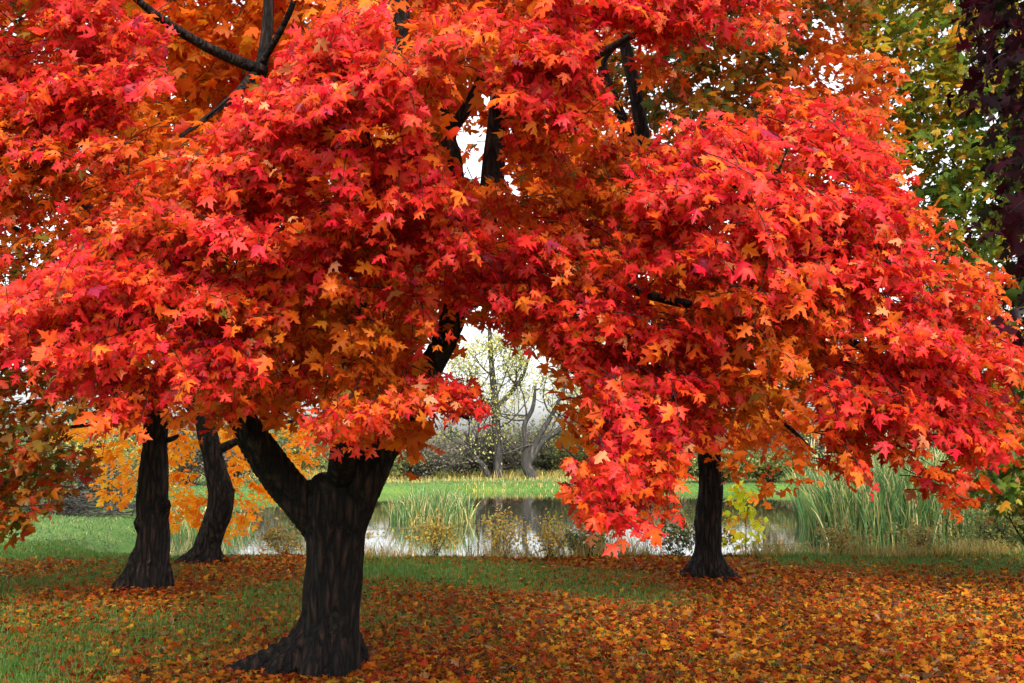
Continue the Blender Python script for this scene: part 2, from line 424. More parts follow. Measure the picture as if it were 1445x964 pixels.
# --- three more maples behind
D1 = 12.7
b1 = P(210, 836, D1); b1[2] = height(b1[0], b1[1])
left_tree = empty("maple_tree", b1)
tag(left_tree, "straight dark maple with a knob on its trunk, left of the big forked tree", "tree", "maples on the leaf covered lawn")
mb = MB()
a = limb_pts([(207, 855, D1, 34), (209, 832, D1, 31), (214, 805, D1, 24), (216, 760, D1, 21.5), (216, 715, D1, 21.5), (216, 665, D1, 20), (220, 615, D1, 16), (214, 570, D1, 15), (196, 530, D1, 15), (180, 500, D1, 14)], 30)
mb.tube(a[:, :3], a[:, 3], 20); register('left', a)
k = limb_pts([(210, 752, D1, 15), (200, 742, D1 - .05, 11), (193, 734, D1 - .1, 6)], 8); mb.tube(k[:, :3], k[:, 3], 10)
k = limb_pts([(228, 722, D1, 13), (236, 712, D1 - .05, 7), (239, 707, D1 - .05, 4)], 8); mb.tube(k[:, :3], k[:, 3], 10)
roots(mb, b1, .26, [(math.radians(x), l, r_) for x, l, r_ in ((180, .20, .09), (212, .14, .09), (270, -.04, .08), (315, -.1, .08), (0, -.1, .07), (90, .2, .1))])
remesh("trunk", mb, M_BARK, left_tree, .024)
for rows in ([(184, 505, D1, 13), (196, 420, D1, 12), (208, 330, D1, 12), (216, 250, D1, 11), (232, 150, D1, 9), (225, 60, D1, 7), (215, -60, D1, 5)],
             [(216, 600, D1, 9), (240, 540, D1, 9), (265, 480, D1 + .2, 8), (290, 400, D1 + .4, 6), (300, 300, D1 + .6, 4)],
             [(208, 560, D1, 8), (165, 590, D1 - .2, 5), (120, 600, D1 - .5, 3), (85, 604, D1 - .8, 2)],
             [(190, 500, D1, 8), (120, 420, D1 - .4, 6), (50, 340, D1 - .9, 4), (-30, 300, D1 - 1.2, 3)],
             [(235, 622, D1, 4), (246, 618, D1, 3.5), (252, 614, D1, 2)]):
    limb('left', left_tree, rows)

D2 = 16.0
b2 = P(290, 797, D2); b2[2] = height(b2[0], b2[1])
lean_tree = empty("maple_tree", b2)
tag(lean_tree, "smaller leaning maple with a bulging bend in its trunk and golden leaves", "tree", "maples on the leaf covered lawn")
mb = MB()
a = limb_pts([(283, 808, D2, 26), (287, 795, D2, 22), (293, 775, D2, 17), (301, 745, D2, 17), (311, 715, D2, 18), (312, 690, D2, 17), (304, 665, D2, 15), (298, 635, D2, 14), (290, 600, D2, 13), (280, 560, D2, 11), (278, 500, D2, 9)], 30)
mb.tube(a[:, :3], a[:, 3], 18); register('lean', a)
k = limb_pts([(314, 715, D2, 12), (322, 700, D2, 10), (327, 688, D2, 6)], 8); mb.tube(k[:, :3], k[:, 3], 10)
roots(mb, b2, .2, [(math.radians(x), l, r_) for x, l, r_ in ((180, .3, .08), (225, .1, .08), (300, .1, .08), (0, .05, .07), (90, .2, .08))])
remesh("trunk", mb, M_BARK, lean_tree, .026)
for rows in ([(298, 640, D2, 8), (340, 620, D2, 5), (390, 600, D2 - .3, 3), (430, 590, D2 - .5, 2)],
             [(290, 600, D2, 8), (250, 560, D2, 6), (200, 570, D2, 4), (140, 600, D2, 2)],
             [(280, 560, D2, 9), (330, 470, D2, 7), (380, 380, D2, 4)],
             [(278, 500, D2, 9), (262, 420, D2, 8), (250, 300, D2, 6), (250, 150, D2, 4)]):
    limb('lean', lean_tree, rows)

D3 = 13.8
b3 = P(1000, 822, D3); b3[2] = height(b3[0], b3[1])
right_tree = empty("maple_tree", b3)
tag(right_tree, "dark maple with a wide flared base at the pond edge beside the yellow sapling", "tree", "maples on the leaf covered lawn")
mb = MB()
a = limb_pts([(1001, 838, D3, 34), (1001, 820, D3, 29), (1000, 800, D3, 22), (999, 775, D3, 19), (1000, 735, D3, 18.5), (1002, 690, D3, 16.5), (1001, 650, D3, 15.5), (1003, 590, D3, 15), (1003, 530, D3, 15), (990, 460, D3, 14)], 28)
mb.tube(a[:, :3], a[:, 3], 20); register('right', a)
k = limb_pts([(996, 755, D3, 11), (988, 745, D3, 9), (984, 735, D3, 6), (988, 726, D3, 4)], 8); mb.tube(k[:, :3], k[:, 3], 10)
roots(mb, b3, .22, [(math.radians(x), l, r_) for x, l, r_ in ((185, .22, .085), (225, .2, .085), (290, .1, .09), (325, .22, .085), (355, .25, .075), (80, .2, .08))])
remesh("trunk", mb, M_BARK, right_tree, .025)
for rows in ([(992, 470, D3, 13), (950, 380, D3, 12), (920, 280, D3, 11), (905, 180, D3, 10), (885, 75, D3, 9), (850, -40, D3, 6)],
             [(915, 260, D3, 8), (880, 170, D3 - .2, 7), (850, 95, D3 - .3, 7), (870, 60, D3 - .4, 4)],
             [(995, 480, D3, 11), (1030, 380, D3, 9), (1050, 260, D3, 8), (1070, 140, D3, 6), (1080, 0, D3, 4)],
             [(1003, 540, D3, 8), (1080, 480, D3 - .5, 6), (1170, 420, D3 - 1, 5), (1260, 380, D3 - 1.3, 3)],
             [(1030, 380, D3, 6), (1130, 300, D3 - .5, 5), (1230, 220, D3 - .8, 4), (1310, 190, D3 - 1, 2)],
             [(960, 390, D3, 6), (900, 440, D3 - .3, 5), (830, 450, D3 - .6, 3)],
             [(1002, 560, D3, 6), (1050, 560, D3 - .5, 4), (1110, 600, D3 - 1, 3), (1150, 640, D3 - 1.2, 2)],
             [(940, 350, D3, 6), (960, 200, D3, 5), (960, 90, D3, 4), (985, 20, D3, 3)]):
    limb('right', right_tree, rows)

D4 = 17.0
b4 = onground(9.4, 15.6)
green_tree = empty("maple_tree", b4)
tag(green_tree, "maple still yellow and green, its leaves filling the upper right against the bright sky", "tree", "maples on the leaf covered lawn")
gx0 = b4
def wlimb(tree, parent, rows, name="limb", n=20, seg=10, mat=M_BARK):
    a = spline(rows, n); m_ = MB(); m_.tube(a[:, :3], a[:, 3], seg); register(tree, a); return m_.build(name, mat, parent, True)
wlimb('green', green_tree, [(9.4, 15.6, -.1, .34), (9.4, 15.6, .3, .24), (9.35, 15.6, 2, .2), (9.2, 15.5, 4, .17), (9.0, 15.4, 6.5, .12), (8.8, 15.3, 9, .07)], "trunk", 24, 16)
for q_ in ([(9.3, 15.5, 2.6, .1), (8.2, 14.6, 3.6, .07), (6.6, 13.6, 4.4, .04), (5.4, 13, 5, .02)], [(9.2, 15.5, 4, .1), (8, 14.6, 5.4, .07), (6.7, 14, 6.6, .04), (5.8, 13.6, 7.6, .02)],
           [(9.2, 15.5, 3.2, .09), (8.4, 13.8, 3.4, .06), (7.4, 12.4, 3.2, .03)], [(9, 15.4, 5.5, .08), (10.6, 14.6, 6.5, .05), (11.8, 14, 7.2, .02)]):
    wlimb('green', green_tree, q_)
b5 = onground(5.6, 6.6)
purple_tree = empty("maple_tree", b5)
tag(purple_tree, "dark purple leaved tree reaching in at the upper right edge of the picture", "tree")
wlimb('purple', purple_tree, [(5.6, 6.6, -.1, .26), (5.6, 6.6, .25, .19), (5.6, 6.6, 1.5, .16), (5.5, 6.6, 3.2, .13), (5.4, 6.6, 5.2, .07)], "trunk", 24, 16)
for q_ in ([(5.55, 6.6, 2.2, .07), (4.6, 6.8, 2.9, .05), (3.7, 7.0, 3.2, .025)], [(5.5, 6.6, 3.2, .07), (4.5, 6.5, 4.0, .05), (3.6, 6.4, 4.4, .02)], [(5.5, 6.6, 2.8, .06), (5, 5.4, 3.6, .04), (4.4, 4.6, 4, .02)]):
    wlimb('purple', purple_tree, q_)

# ------------------------------------------------------------------ foliage
# coarse plans of where the boughs of each maple hang, one letter per 45 x 40 photo pixels
FRONT = [  # boughs of the big maple on the near side; m marks boughs hanging a metre further in
    "rRRRr......m.mmmrRRRRRRRr.......",
    "RRRRR....RRR.rrRRRRRRRrr........",
    "RRRRR...rRRRrmrrRRRRm...........",
    "RRRRR..rRRRRRr.rRRRRm...........",
    "rRRRr..RRRRRRm..rRrm....r.r.....",
    "rrRrm.mRRRRRRm..rrmm.RRRRRR.....",
    "mmmrrrrRRRRRRR..mmmmRRRRRRRR....",
    "mmmmrrrRRRRRRRrmmmmmRRRRRRRR....",
    "m.mrrrRRRRRRRRRRmrmmRRRRRRRRr...",
    "m.RrrRrRRRRrRRRRRrmrRRRRRRRRRr..",
    "mRRRRRRRrmrrrrRRRRrRRRrrrrRRRRr.",
    "RRRRRRRrrmoomr.mRRRRRrrrrrrRRRr.",
    "RRRRRRRRrmoom....RRRRRmoommrRRr.",
    "..RRRRRR.moom.....RRRRrmomRRRRRR",
    "..RRr..rmmomrrR...RRRRmomrRRRRRR",
    "..........rr.......RRRm...rrRRRr",
    "...................Rr.....r.rRr.",
    "..................RRr........r..",
    "..................rR............",
    "................................",
]
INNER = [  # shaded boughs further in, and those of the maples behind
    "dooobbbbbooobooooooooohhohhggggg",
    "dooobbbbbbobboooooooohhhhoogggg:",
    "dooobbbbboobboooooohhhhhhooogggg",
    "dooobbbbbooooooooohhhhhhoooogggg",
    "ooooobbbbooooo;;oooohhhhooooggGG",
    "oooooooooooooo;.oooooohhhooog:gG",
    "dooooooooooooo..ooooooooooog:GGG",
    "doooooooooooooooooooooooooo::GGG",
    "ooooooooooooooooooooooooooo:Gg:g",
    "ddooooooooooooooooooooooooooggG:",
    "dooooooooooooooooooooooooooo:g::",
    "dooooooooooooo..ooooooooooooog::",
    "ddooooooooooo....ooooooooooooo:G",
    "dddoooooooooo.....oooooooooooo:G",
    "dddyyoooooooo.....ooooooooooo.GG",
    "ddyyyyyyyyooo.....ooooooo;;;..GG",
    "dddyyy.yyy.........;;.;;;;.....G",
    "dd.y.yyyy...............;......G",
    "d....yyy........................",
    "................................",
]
def cell(mapp, r, c):
    c = min(max(c, 0), 31)
    if r < 0: r = 0
    return mapp[r][c]

LV = {}   # (tree, part) -> MB
TW = {}
def lv(key): return LV.setdefault(key, MB())
def tw(key): return TW.setdefault(key, MB())

def spray(key, base, out, pal, ln, nl, size, tpl, droop=.5, twig_r=.004, warm=0.0, facing=.6, flat=.5):
    """one leafy twig: leaves in pairs along a drooping shoot"""
    d = norm(np.array([out[0], out[1], -droop * rng.random() + .12]) + .35 * rng.normal(0, 1, 3))
    base = base - .5 * ln * d + np.array([0, 0, .09 * ln + .8 * size])
    tt = np.linspace(0, 1, 5)
    curve = base + np.outer(tt * ln, d) + np.outer(tt ** 2 * ln * .35, [0, 0, -1])
    tw(key[0]).tube(curve, np.linspace(twig_r, twig_r * .35, 5), 3)
    f = .12 + .9 * (np.arange(nl) + rng.random(nl)) / nl
    f = np.clip(f, 0, 1)
    pc = base + np.outer(f * ln, d) + np.outer(f ** 2 * ln * .35, [0, 0, -1])
    side = norm(np.cross(d, [0, 0, 1.0])); sg = np.where(np.arange(nl) % 2 == 0, 1, -1)[:, None]
    t = norm(.45 * d + sg * side * .75 + np.array([0, 0, -.55]) + .38 * rng.normal(0, 1, (nl, 3)))
    n = norm(np.array([0, 0, flat]) + facing * np.array([out[0], out[1], 0]) + (.55 if size < .1 else .45) * rng.normal(0, 1, (nl, 3)))
    sz = size * (.55 + .75 * rng.random(nl) ** 1.3) * (1 + .25 * (rng.random() < .2))
    pos = pc + t * (sz * .35)[:, None] + .25 * size * rng.normal(0, 1, (nl, 3))
    put_leaves(lv(key), tpl, pos, t, n, sz, palette(pal, nl), .28, .42, 0, warm)

AX0 = np.array([tr[20, 0], tr[20, 1]])
def outdir(p, ax, toward=.0):
    v = p[:2] - ax; L = np.linalg.norm(v) + 1e-6
    v = v / L + toward * np.array([0, -1.0]); return v / (np.linalg.norm(v) + 1e-6)

BOUGH = [(90, 90), (110, 440), (480, 180), (420, 500), (800, 70), (690, 350), (1080, 260), (1290, 520), (880, 640)]
BN = len(BOUGH)
def front_depth(px, py):
    v = 5.2 + .32 * math.sin(px / 190. + 1.3) * math.cos(py / 150.) + .5 * ((px - 720) / 720.) ** 2
    v += .22 * math.sin(py / 15. + 2.2 * math.sin(px / 85.) + px / 140.) + .15 * math.sin(py / 9. + 2 * math.sin(px / 41. + 2))
    for cx_, cy_, r_, k_ in ((490, 170, 170, -.3), (1080, 260, 190, -.4), (880, 690, 110, -.3), (1340, 520, 150, .1), (90, 120, 140, .1), (640, 480, 130, .3)):
        v += k_ * math.exp(-((px - cx_) ** 2 + (py - cy_) ** 2) / (r_ * r_))
    return v
SHOWN = [(8.3, [(170, -20), (225, 25), (280, 60), (330, 84), (372, 100)]), (8.5, [(380, -60), (378, 30), (370, 100)]), (8.0, [(425, -60), (415, 0), (395, 45), (368, 92), (335, 130), (300, 160), (255, 192)]),
         (9.4, [(560, -30), (562, 20), (568, 70)]), (8.85, [(697, 240), (700, 155)]), (8.45, [(644, 250), (636, 190), (655, 150)]), (13.6, [(850, 60), (850, 95), (880, 170)]), (13.8, [(885, 75), (905, 180)]),
         (8.2, [(622, 505), (640, 450)])]
def near_limb(px, py, r):
    for dl, pts in SHOWN:
        for (x0, y0), (x1, y1) in zip(pts, pts[1:]):
            ex, ey = x1 - x0, y1 - y0; t = min(1, max(0, ((px - x0) * ex + (py - y0) * ey) / (ex * ex + ey * ey)))
            if math.hypot(px - x0 - t * ex, py - y0 - t * ey) < r: return dl
    return 0
def hole_noise(px, py):
    return (math.sin(px / 23. + 1.3 * math.sin(py / 31.)) * math.sin(py / 19. + 1.1 * math.sin(px / 37.)) + .6 * math.sin(px / 53. + py / 47.)) / 1.2
for r in range(-2, 20):
    for c in range(-4, 36):
        ch = cell(FRONT, r, c)
        if ch == '.': continue
        if r < 0 and not (c < 6 or 12 < c < 24): continue
        nsp = {'R': 16, 'm': 11}.get(ch, 13)
        for k in range(nsp):
            px, py = 45 * (c + rng.random()), 40 * (r + rng.random()) - 14
            if hole_noise(px, py) > .42 or near_limb(px, py, 24): continue
            d = front_depth(px, py) + abs(rng.normal(0, .38)) - .1 + (.55 if ch == 'm' else 0)
            ln = .16 + .2 * rng.random()
            p = P(px, py, d)
            out = outdir(p, AX0, .5)
            bi = int(np.argmin([(px - x) ** 2 + (py - y) ** 2 for x, y in BOUGH]))
            spray(('main', bi), p, out, ('r' if rng.random() < .45 else 'o') if ch == 'm' else ch, ln, 9, .057, T_FINE, .6, .0035, .6)

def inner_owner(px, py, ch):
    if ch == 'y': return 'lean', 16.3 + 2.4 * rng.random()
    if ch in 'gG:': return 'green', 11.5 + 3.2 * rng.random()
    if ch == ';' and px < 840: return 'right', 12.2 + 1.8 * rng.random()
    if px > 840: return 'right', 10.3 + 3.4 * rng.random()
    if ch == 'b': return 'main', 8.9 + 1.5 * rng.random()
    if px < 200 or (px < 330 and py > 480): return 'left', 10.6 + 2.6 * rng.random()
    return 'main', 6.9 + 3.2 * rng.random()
AXES = {'main': AX0, 'left': b1[:2], 'lean': b2[:2], 'right': b3[:2], 'green': b4[:2]}
for r in range(-3, 20):
    for c in range(-5, 37):
        ch = cell(INNER, r, c)
        if ch == '.': continue
        own, d0 = inner_owner(45 * c + 22, 40 * r + 20, ch)
        nsp = int({'main': 9, 'left': 11, 'lean': 11, 'right': 12, 'green': 15}[own])
        if ch in ':;': nsp = {':': 7, ';': 3}[ch]
        elif own == 'green': nsp = 21
        elif ch == 'h': nsp = 16
        for k in range(nsp):
            px, py = 45 * (c + rng.random()), 40 * (r + rng.random())
            own, d = inner_owner(px, py, ch)
            dl = near_limb(px, py, 34)
            if dl and d < dl + .4:
                d = dl + .5 + 1.2 * rng.random()
                if own == 'main' and d > 10.8: continue
            if own == 'main' and abs(px - 480) < 70 and py > 560: continue
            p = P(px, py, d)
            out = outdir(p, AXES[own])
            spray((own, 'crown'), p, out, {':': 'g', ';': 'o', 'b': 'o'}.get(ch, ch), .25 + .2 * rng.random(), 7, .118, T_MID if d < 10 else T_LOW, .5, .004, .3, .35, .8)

# upper crowns above the frame, and the far sides of the crowns
def fill(own, n, fn, pal, size=.15):
    for k in range(n):
        p = fn()
        if p is None: continue
        out = outdir(p, AXES[own])
        spray((own, 'crown'), p, out, pal, .55, 9, size, T_LOW, .3, .005, 0, .3, .9)
def f_main():
    a = rng.random() * 2 * math.pi; R = 4.6 * math.sqrt(rng.random()); z = 4.6 + 5.4 * rng.random()
    R *= math.sqrt(max(.05, 1 - ((z - 4.2) / 6.2) ** 2))
    x, y = AX0[0] + 1.2 + R * 1.25 * math.cos(a), AX0[1] + .5 + R * math.sin(a) * .95
    if y < 4.9 + (z - 4.6) * .45 or z < 1.95 + y * .43: return None
    return np.array([x, y, z])
fill('main', 900, f_main, 'r')
def f_tree(ax, R0, z0, z1):
    def f():
        a = rng.random() * 2 * math.pi; R = R0 * math.sqrt(rng.random()); z = z0 + (z1 - z0) * rng.random()
        R *= math.sqrt(max(.1, 1 - ((z - z0) / (z1 - z0 + .8)) ** 2))
        return np.array([ax[0] + R * math.cos(a), ax[1] + R * math.sin(a), z])
    return f
fill('left', 260, f_tree(b1[:2], 3.4, 5.2, 10), 'o')
fill('lean', 220, f_tree(b2[:2], 3.2, 5.2, 10), 'o')
fill('right', 260, f_tree(b3[:2], 3.6, 7.0, 11), 'o')
fill('green', 260, f_tree(b4[:2] + [1.2, 0], 3.6, 2.6, 10), 'g')
AXES['purple'] = b5[:2]
for k in range(420):
    px, py = 1385 + 270 * rng.random(), -160 + 640 * rng.random()
    if px < 1445 and rng.random() > .45 * (px - 1370) / 75 + (.55 if py < 110 + (px - 1390) else 0): continue
    p = P(px, py, 5.6 + 2.2 * rng.random())
    spray(('purple', 'crown'), p, outdir(p, b5[:2]), 'p' if rng.random() < .9 or py < 110 else 'G', .45, 9, .09, T_MID, .5, .004)

TREES = {'main': main_tree, 'left': left_tree, 'lean': lean_tree, 'right': right_tree, 'green': green_tree, 'purple': purple_tree}
CROWN = {}
BOUGH_AT = ["at the top left", "at the left edge above the straight trunk", "in front of the fork at the upper centre", "low over the fork of the big trunk", "along the top centre",
            "in the middle above the bright gap", "high on the right with orange highlights", "at the far right over the reeds", "lowest, down over the pond"]
for (own, part), m_ in LV.items():
    nm = "crown" if part == 'crown' else "leafy_bough"
    if part == 'crown': CROWN[own] = m_.build(nm, M_LEAF, TREES[own])
for (own, part), m_ in LV.items():
    if part != 'crown':
        o = m_.build("leafy_bough", M_LEAF, TREES[own])
        o.parent = CROWN[own]
        o['label'] = "bright red leafy bough hanging " + BOUGH_AT[part]
# connecting branches: thin ones from limb points out to the sprays
def to_px(p):
    r = np.asarray(p) - [0, 0, CAMZ]; dd = r[1] * cp + r[2] * sp; u = r[2] * cp - r[1] * sp
    return CX + F * r[0] / dd, CY - F * u / dd
def in_gap(a, b):
    for f in (0, .25, .4, .55, .7, .85, 1):
        x, y = to_px(a + (b - a) * f + [0, 0, .08])
        if 640 < x < 800 and 440 < y < 800 or 330 < x < 470 and 620 < y < 760: return True
    return False
def branches(own, targets, r0):
    nodes = np.concatenate([a[3:, :4] for a in SKEL[own]])
    m_ = tw(own)
    for p in targets:
        dd = np.linalg.norm(nodes[:, :3] - p, axis=1) + .5 * np.maximum(0, nodes[:, 2] - p[2]) + 4 * np.maximum(0, 2.1 - nodes[:, 2])
        q = nodes[int(np.argmin(dd))]
        L = np.linalg.norm(q[:3] - p)
        if L < .15 or L > 4.5: continue
        if in_gap(q[:3], p): continue
        mid = (q[:3] + p) / 2 + np.array([0, 0, .10 * L]) + .07 * L * rng.normal(0, 1, 3)
        rr = min(q[3] * .6, r0 * (.4 + .35 * L))
        cv = spline([(*q[:3], rr), (*mid, rr * .7), (*p, rr * .35)], 9)
        m_.tube(cv[:, :3], cv[:, 3], 5)
        nodes = np.vstack([nodes, cv[2:, :4]])
def crown_points(own, n):
    pts = np.concatenate([np.concatenate(m_.v)[::400] for (o_, p_), m_ in LV.items() if o_ == own])
    return pts[rng.permutation(len(pts))[:n]]
for own, n in (('main', 420), ('left', 130), ('lean', 120), ('right', 170), ('green', 120), ('purple', 50)):
    branches(own, crown_points(own, n), .014)
    TW[own].build("branchwork", M_TWIG, TREES[own], True)

# ------------------------------------------------------------------ lawn: grass blades and fallen leaves
def frustum_xy(n, y0, y1, margin=1.15, power=1.0):
    """random ground points inside the view wedge (and a margin beside it)"""
    y = (y0 ** (1 - power) + rng.random(n) * (y1 ** (1 - power) - y0 ** (1 - power))) ** (1 / (1 - power)) if power != 1 else y0 * (y1 / y0) ** rng.random(n)
    x = (rng.random(n) * 2 - 1) * (CX / F) * y * margin
    return x, y
def smooth_noise(x, y, s, seed):
    r2 = np.random.default_rng(seed); v = np.zeros_like(x)
    for k in range(7):
        a = r2.random() * 6.28; f = s * (0.6 + r2.random() * 1.6); v += np.sin(x * f * math.cos(a) + y * f * math.sin(a) + r2.random() * 6.28)
    return v / 3.5
def blades(mb, x, y, z, h, wd, pal, lean=.35, seg=2):
    N = len(x); a = rng.random(N) * 6.283; la = rng.random(N) * 6.283; le = lean * (0.2 + rng.random(N)) * h
    dx, dy = np.cos(a), np.sin(a)
    base = np.stack([x, y, z], -1); side = np.stack([dx, dy, 0 * dx], -1) * (wd / 2)[:, None]
    ln = np.stack([np.cos(la), np.sin(la), 0 * la], -1)
    V = [base - side, base + side]
    for k in range(1, seg):
        f = k / seg; m_ = base + ln * (le * f * f)[:, None] + np.outer(h * f, [0, 0, 1]); V += [m_ - side * (1 - .4 * f), m_ + side * (1 - .4 * f)]
    V.append(base + ln * le[:, None] + np.outer(h * (1 - .18 * lean), [0, 0, 1]))
    V = np.stack(V, 1); fc = [(2 * k, 2 * k + 1, 2 * k + 3, 2 * k + 2) for k in range(seg - 1)] + [(2 * seg - 2, 2 * seg - 1, 2 * seg)]
    mb.add(V, fc, palette(pal, N)[:, None, :])

def litter_density(x, y):
    px = CX + x / y * F
    nz = smooth_noise(x, y, 1.1, 3)
    right = 1 / (1 + np.exp(-(px - 560 + (y - 8) * 18) / 110))
    d = .17 + .98 * right
    d = d + .40 * nz * (1 - .6 * right)
    shore = np.exp(-((y - 14.7 + .006 * (px - 720)) / 1.9) ** 4) * (px > 440) * np.clip((1010 - px) / 90, 0, 1)
    d = d - .85 * shore
    d = d - .85 * np.clip((y - 13.9) / 2.4, 0, 1) * np.clip((px - 1040) / 60, 0, 1)
    lf = np.exp(-((y - 15.2) / 1.6) ** 2) * (px < 430)
    d = d + .55 * lf - 1.0 * (px < 260) * (y > 17)
    d = d + .5 * np.exp(-((y - 6.6) / 1.0) ** 2) * (px > 120)
    for bb, rr in ((b0, 1.3), (b1, 1.2), (b3, 1.2)):
        d = d + .7 * np.exp(-(((x - bb[0]) ** 2 + (y - bb[1]) ** 2) / (rr * rr)))
    d = d * np.clip(1 - (y - 17) / 3, 0.03, 1)
    return np.clip(d, .03, 1.25) / 1.25
mb = MB()
x, y = frustum_xy(400000, 4.6, 21, 1.6, 0.0)
keep = (rng.random(len(x)) < litter_density(x, y) * (.62 + .22 * np.clip(smooth_noise(x, y, 2.6, 31), -1, 1))) & (pond_sdf(x, y) > -.2)
x, y = x[keep], y[keep]; z = height(x, y) + .012 + .05 * rng.random(len(x)) * litter_density(x, y)
for bb, r0_ in ((b1, .40), (b2, .32), (b3, .40)):
    z = z + .07 * rng.random(len(x)) * np.exp(-((np.hypot(x - bb[0], y - bb[1]) - r0_) / .16) ** 2)
N = len(x)
t = np.stack([rng.normal(0, 1, N), rng.normal(0, 1, N), rng.normal(0, .28, N)], -1)
n = norm(np.stack([rng.normal(0, .62, N), rng.normal(0, .62, N), np.ones(N)], -1))
px = CX + x / y * F
far = y > 10
lc = palette('litter', N)
for sel, tp in ((~far, T_MID), (far, T_LOW)):
    put_leaves(mb, tp, np.stack([x, y, z], -1)[sel], t[sel], n[sel], (.036 + .05 * rng.random(N) ** 1.4)[sel], lc[sel], .35, .55)
o = mb.build("fallen_leaves", M_LITTER)
tag(o, "carpet of fallen orange and brown maple leaves on the lawn", "fallen leaves", kind='stuff')
NLIT = N

mb = MB()
x, y = frustum_xy(270000, 4.6, 20, 1.55, 0.35)
keep = (pond_sdf(x, y) > .3) & (rng.random(len(x)) < 1.15 - litter_density(x, y) * .75)
x, y = x[keep], y[keep]; N = len(x)
blades(mb, x, y, height(x, y), .035 + .055 * rng.random(N), .004 + .0004 * y, 'grass', .6)
x, y = frustum_xy(110000, 19, 62, 1.25, 0.0); x2, y2 = frustum_xy(30000, 58, 80, 1.1, 0.0); x = np.r_[x, x2]; y = np.r_[y, y2]
keep = pond_sdf(x, y) > .4; x, y = x[keep], y[keep]; N = len(x)
blades(mb, x, y, height(x, y), .03 + .05 * rng.random(N), .010 + .0005 * y, 'lawn', .6)
o = mb.build("grass", M_BLADE)
tag(o, "short green grass of the lawn and the far bank", "grass", kind='stuff')

# ------------------------------------------------------------------ shore plants, reeds
mb = MB()
x = rng.random(90000) * 22 - 8.6; y = 16 + 4 * rng.random(90000)
s_ = pond_sdf(x, y); nz = smooth_noise(x, y, 1.7, 9)
keep = (x > -3.3) & (np.abs(s_ - .75) < .55 + .25 * nz) & (nz + rng.random(len(x)) * 1.4 > .5)
x, y, s_, nz = x[keep], y[keep], s_[keep], nz[keep]; N = len(x)
hh = (.14 + .46 * rng.random(N) ** 1.5) * (1 - .5 * np.clip((x - 4.5) / 1.5, 0, 1)) * (.75 + .5 * np.clip(nz, -.5, 1))
blades(mb, x, y, height(x, y), hh, .007 + .006 * rng.random(N), 'straw', .8, 3)
a_ = rng.random(40000); x = -34 + 68 * a_; y = 58 + 17 * rng.random(40000); sd_ = pond_sdf(x, y); keep = ((sd_ > 3.2) & (rng.random(40000) < .2 + .75 * (y > 70.5))) | ((sd_ > -.2) & (sd_ < .9)); x, y = x[keep], y[keep]; N = len(x)
blades(mb, x, y, height(x, y), (.10 + .25 * rng.random(N)) * (1 + 1.2 * (y > 70)), .02 + .03 * rng.random(N), 'straw', .6, 3)
o = mb.build("shore_grass", M_BLADE)
tag(o, "dry straw coloured grass along the near edge and the far bank of the pond", "shore grass", kind='stuff')

def clump(name, label, cat, cx_, cy_, rx, ry, n, h0, h1, pal, wd=.018, lean=.35, z0=None, group=None, heads=0):
    base = onground(cx_, cy_); base[2] = max(base[2], WATER) if z0 is None else z0
    root = empty(name, base); tag(root, label, cat, group)
    m_ = MB(); a = rng.random(n) * 6.283; R = np.sqrt(rng.random(n))
    x = cx_ + rx * R * np.cos(a); y = cy_ + ry * R * np.sin(a)
    z = np.maximum(height(x, y), WATER - .3)
    hh = (h0 + (h1 - h0) * rng.random(n)) * (1 - .3 * R ** 3)
    blades(m_, x, y, z, hh, wd * (.6 + .8 * rng.random(n)), pal, lean, 5)
    m_.build("reed_leaf_mass" if 'reed' in name else "stem_mass", M_BLADE, root)
    if heads:
        for q in range(heads):
            m2 = MB()
            a1, R1 = rng.random() * 6.28, math.sqrt(rng.random()); px_, py_ = cx_ + rx * R1 * math.cos(a1), cy_ + ry * R1 * math.sin(a1)
            zz = max(float(height(px_, py_)), WATER) + h1 * (.75 + .3 * rng.random())
            dx = rng.normal(0, .12)
            m2.tube([(px_, py_, zz - .25), (px_ + dx * .4, py_, zz), (px_ + dx, py_, zz + .22)], [.006, .025, .006], 5, (.45, .36, .18))
            m2.build("seed_head", M_BLADE, root)
    return root
clump("reed_bed", "tall dense green reed bed standing in the water at the right of the pond", "reeds", 8.5, 24.4, 1.9, 1.6, 5200, 1.5, 2.45, 'reed', .03, .32, heads=70, group="reeds in the pond")
clump("reed_bed", "paler reed bed with straw tips behind the tall right hand reeds", "reeds", 11.2, 31, 3.2, 2.2, 4200, 1.7, 2.9, 'reed', .034, .3, heads=80, group="reeds in the pond")
clump("reed_bed", "small reed patch rising from the water between the big trunk and the bare tree reflections", "reeds", -2.3, 32.0, 1.25, .7, 1000, .8, 1.6, 'reed', .026, .4, group="reeds in the pond")
clump("reed_bed", "thin reed fringe in the water just right of the leaning maple trunk", "reeds", -7.6, 27.5, 1.2, 1.4, 700, .6, 1.25, 'reed', .024, .4, group="reeds in the pond")

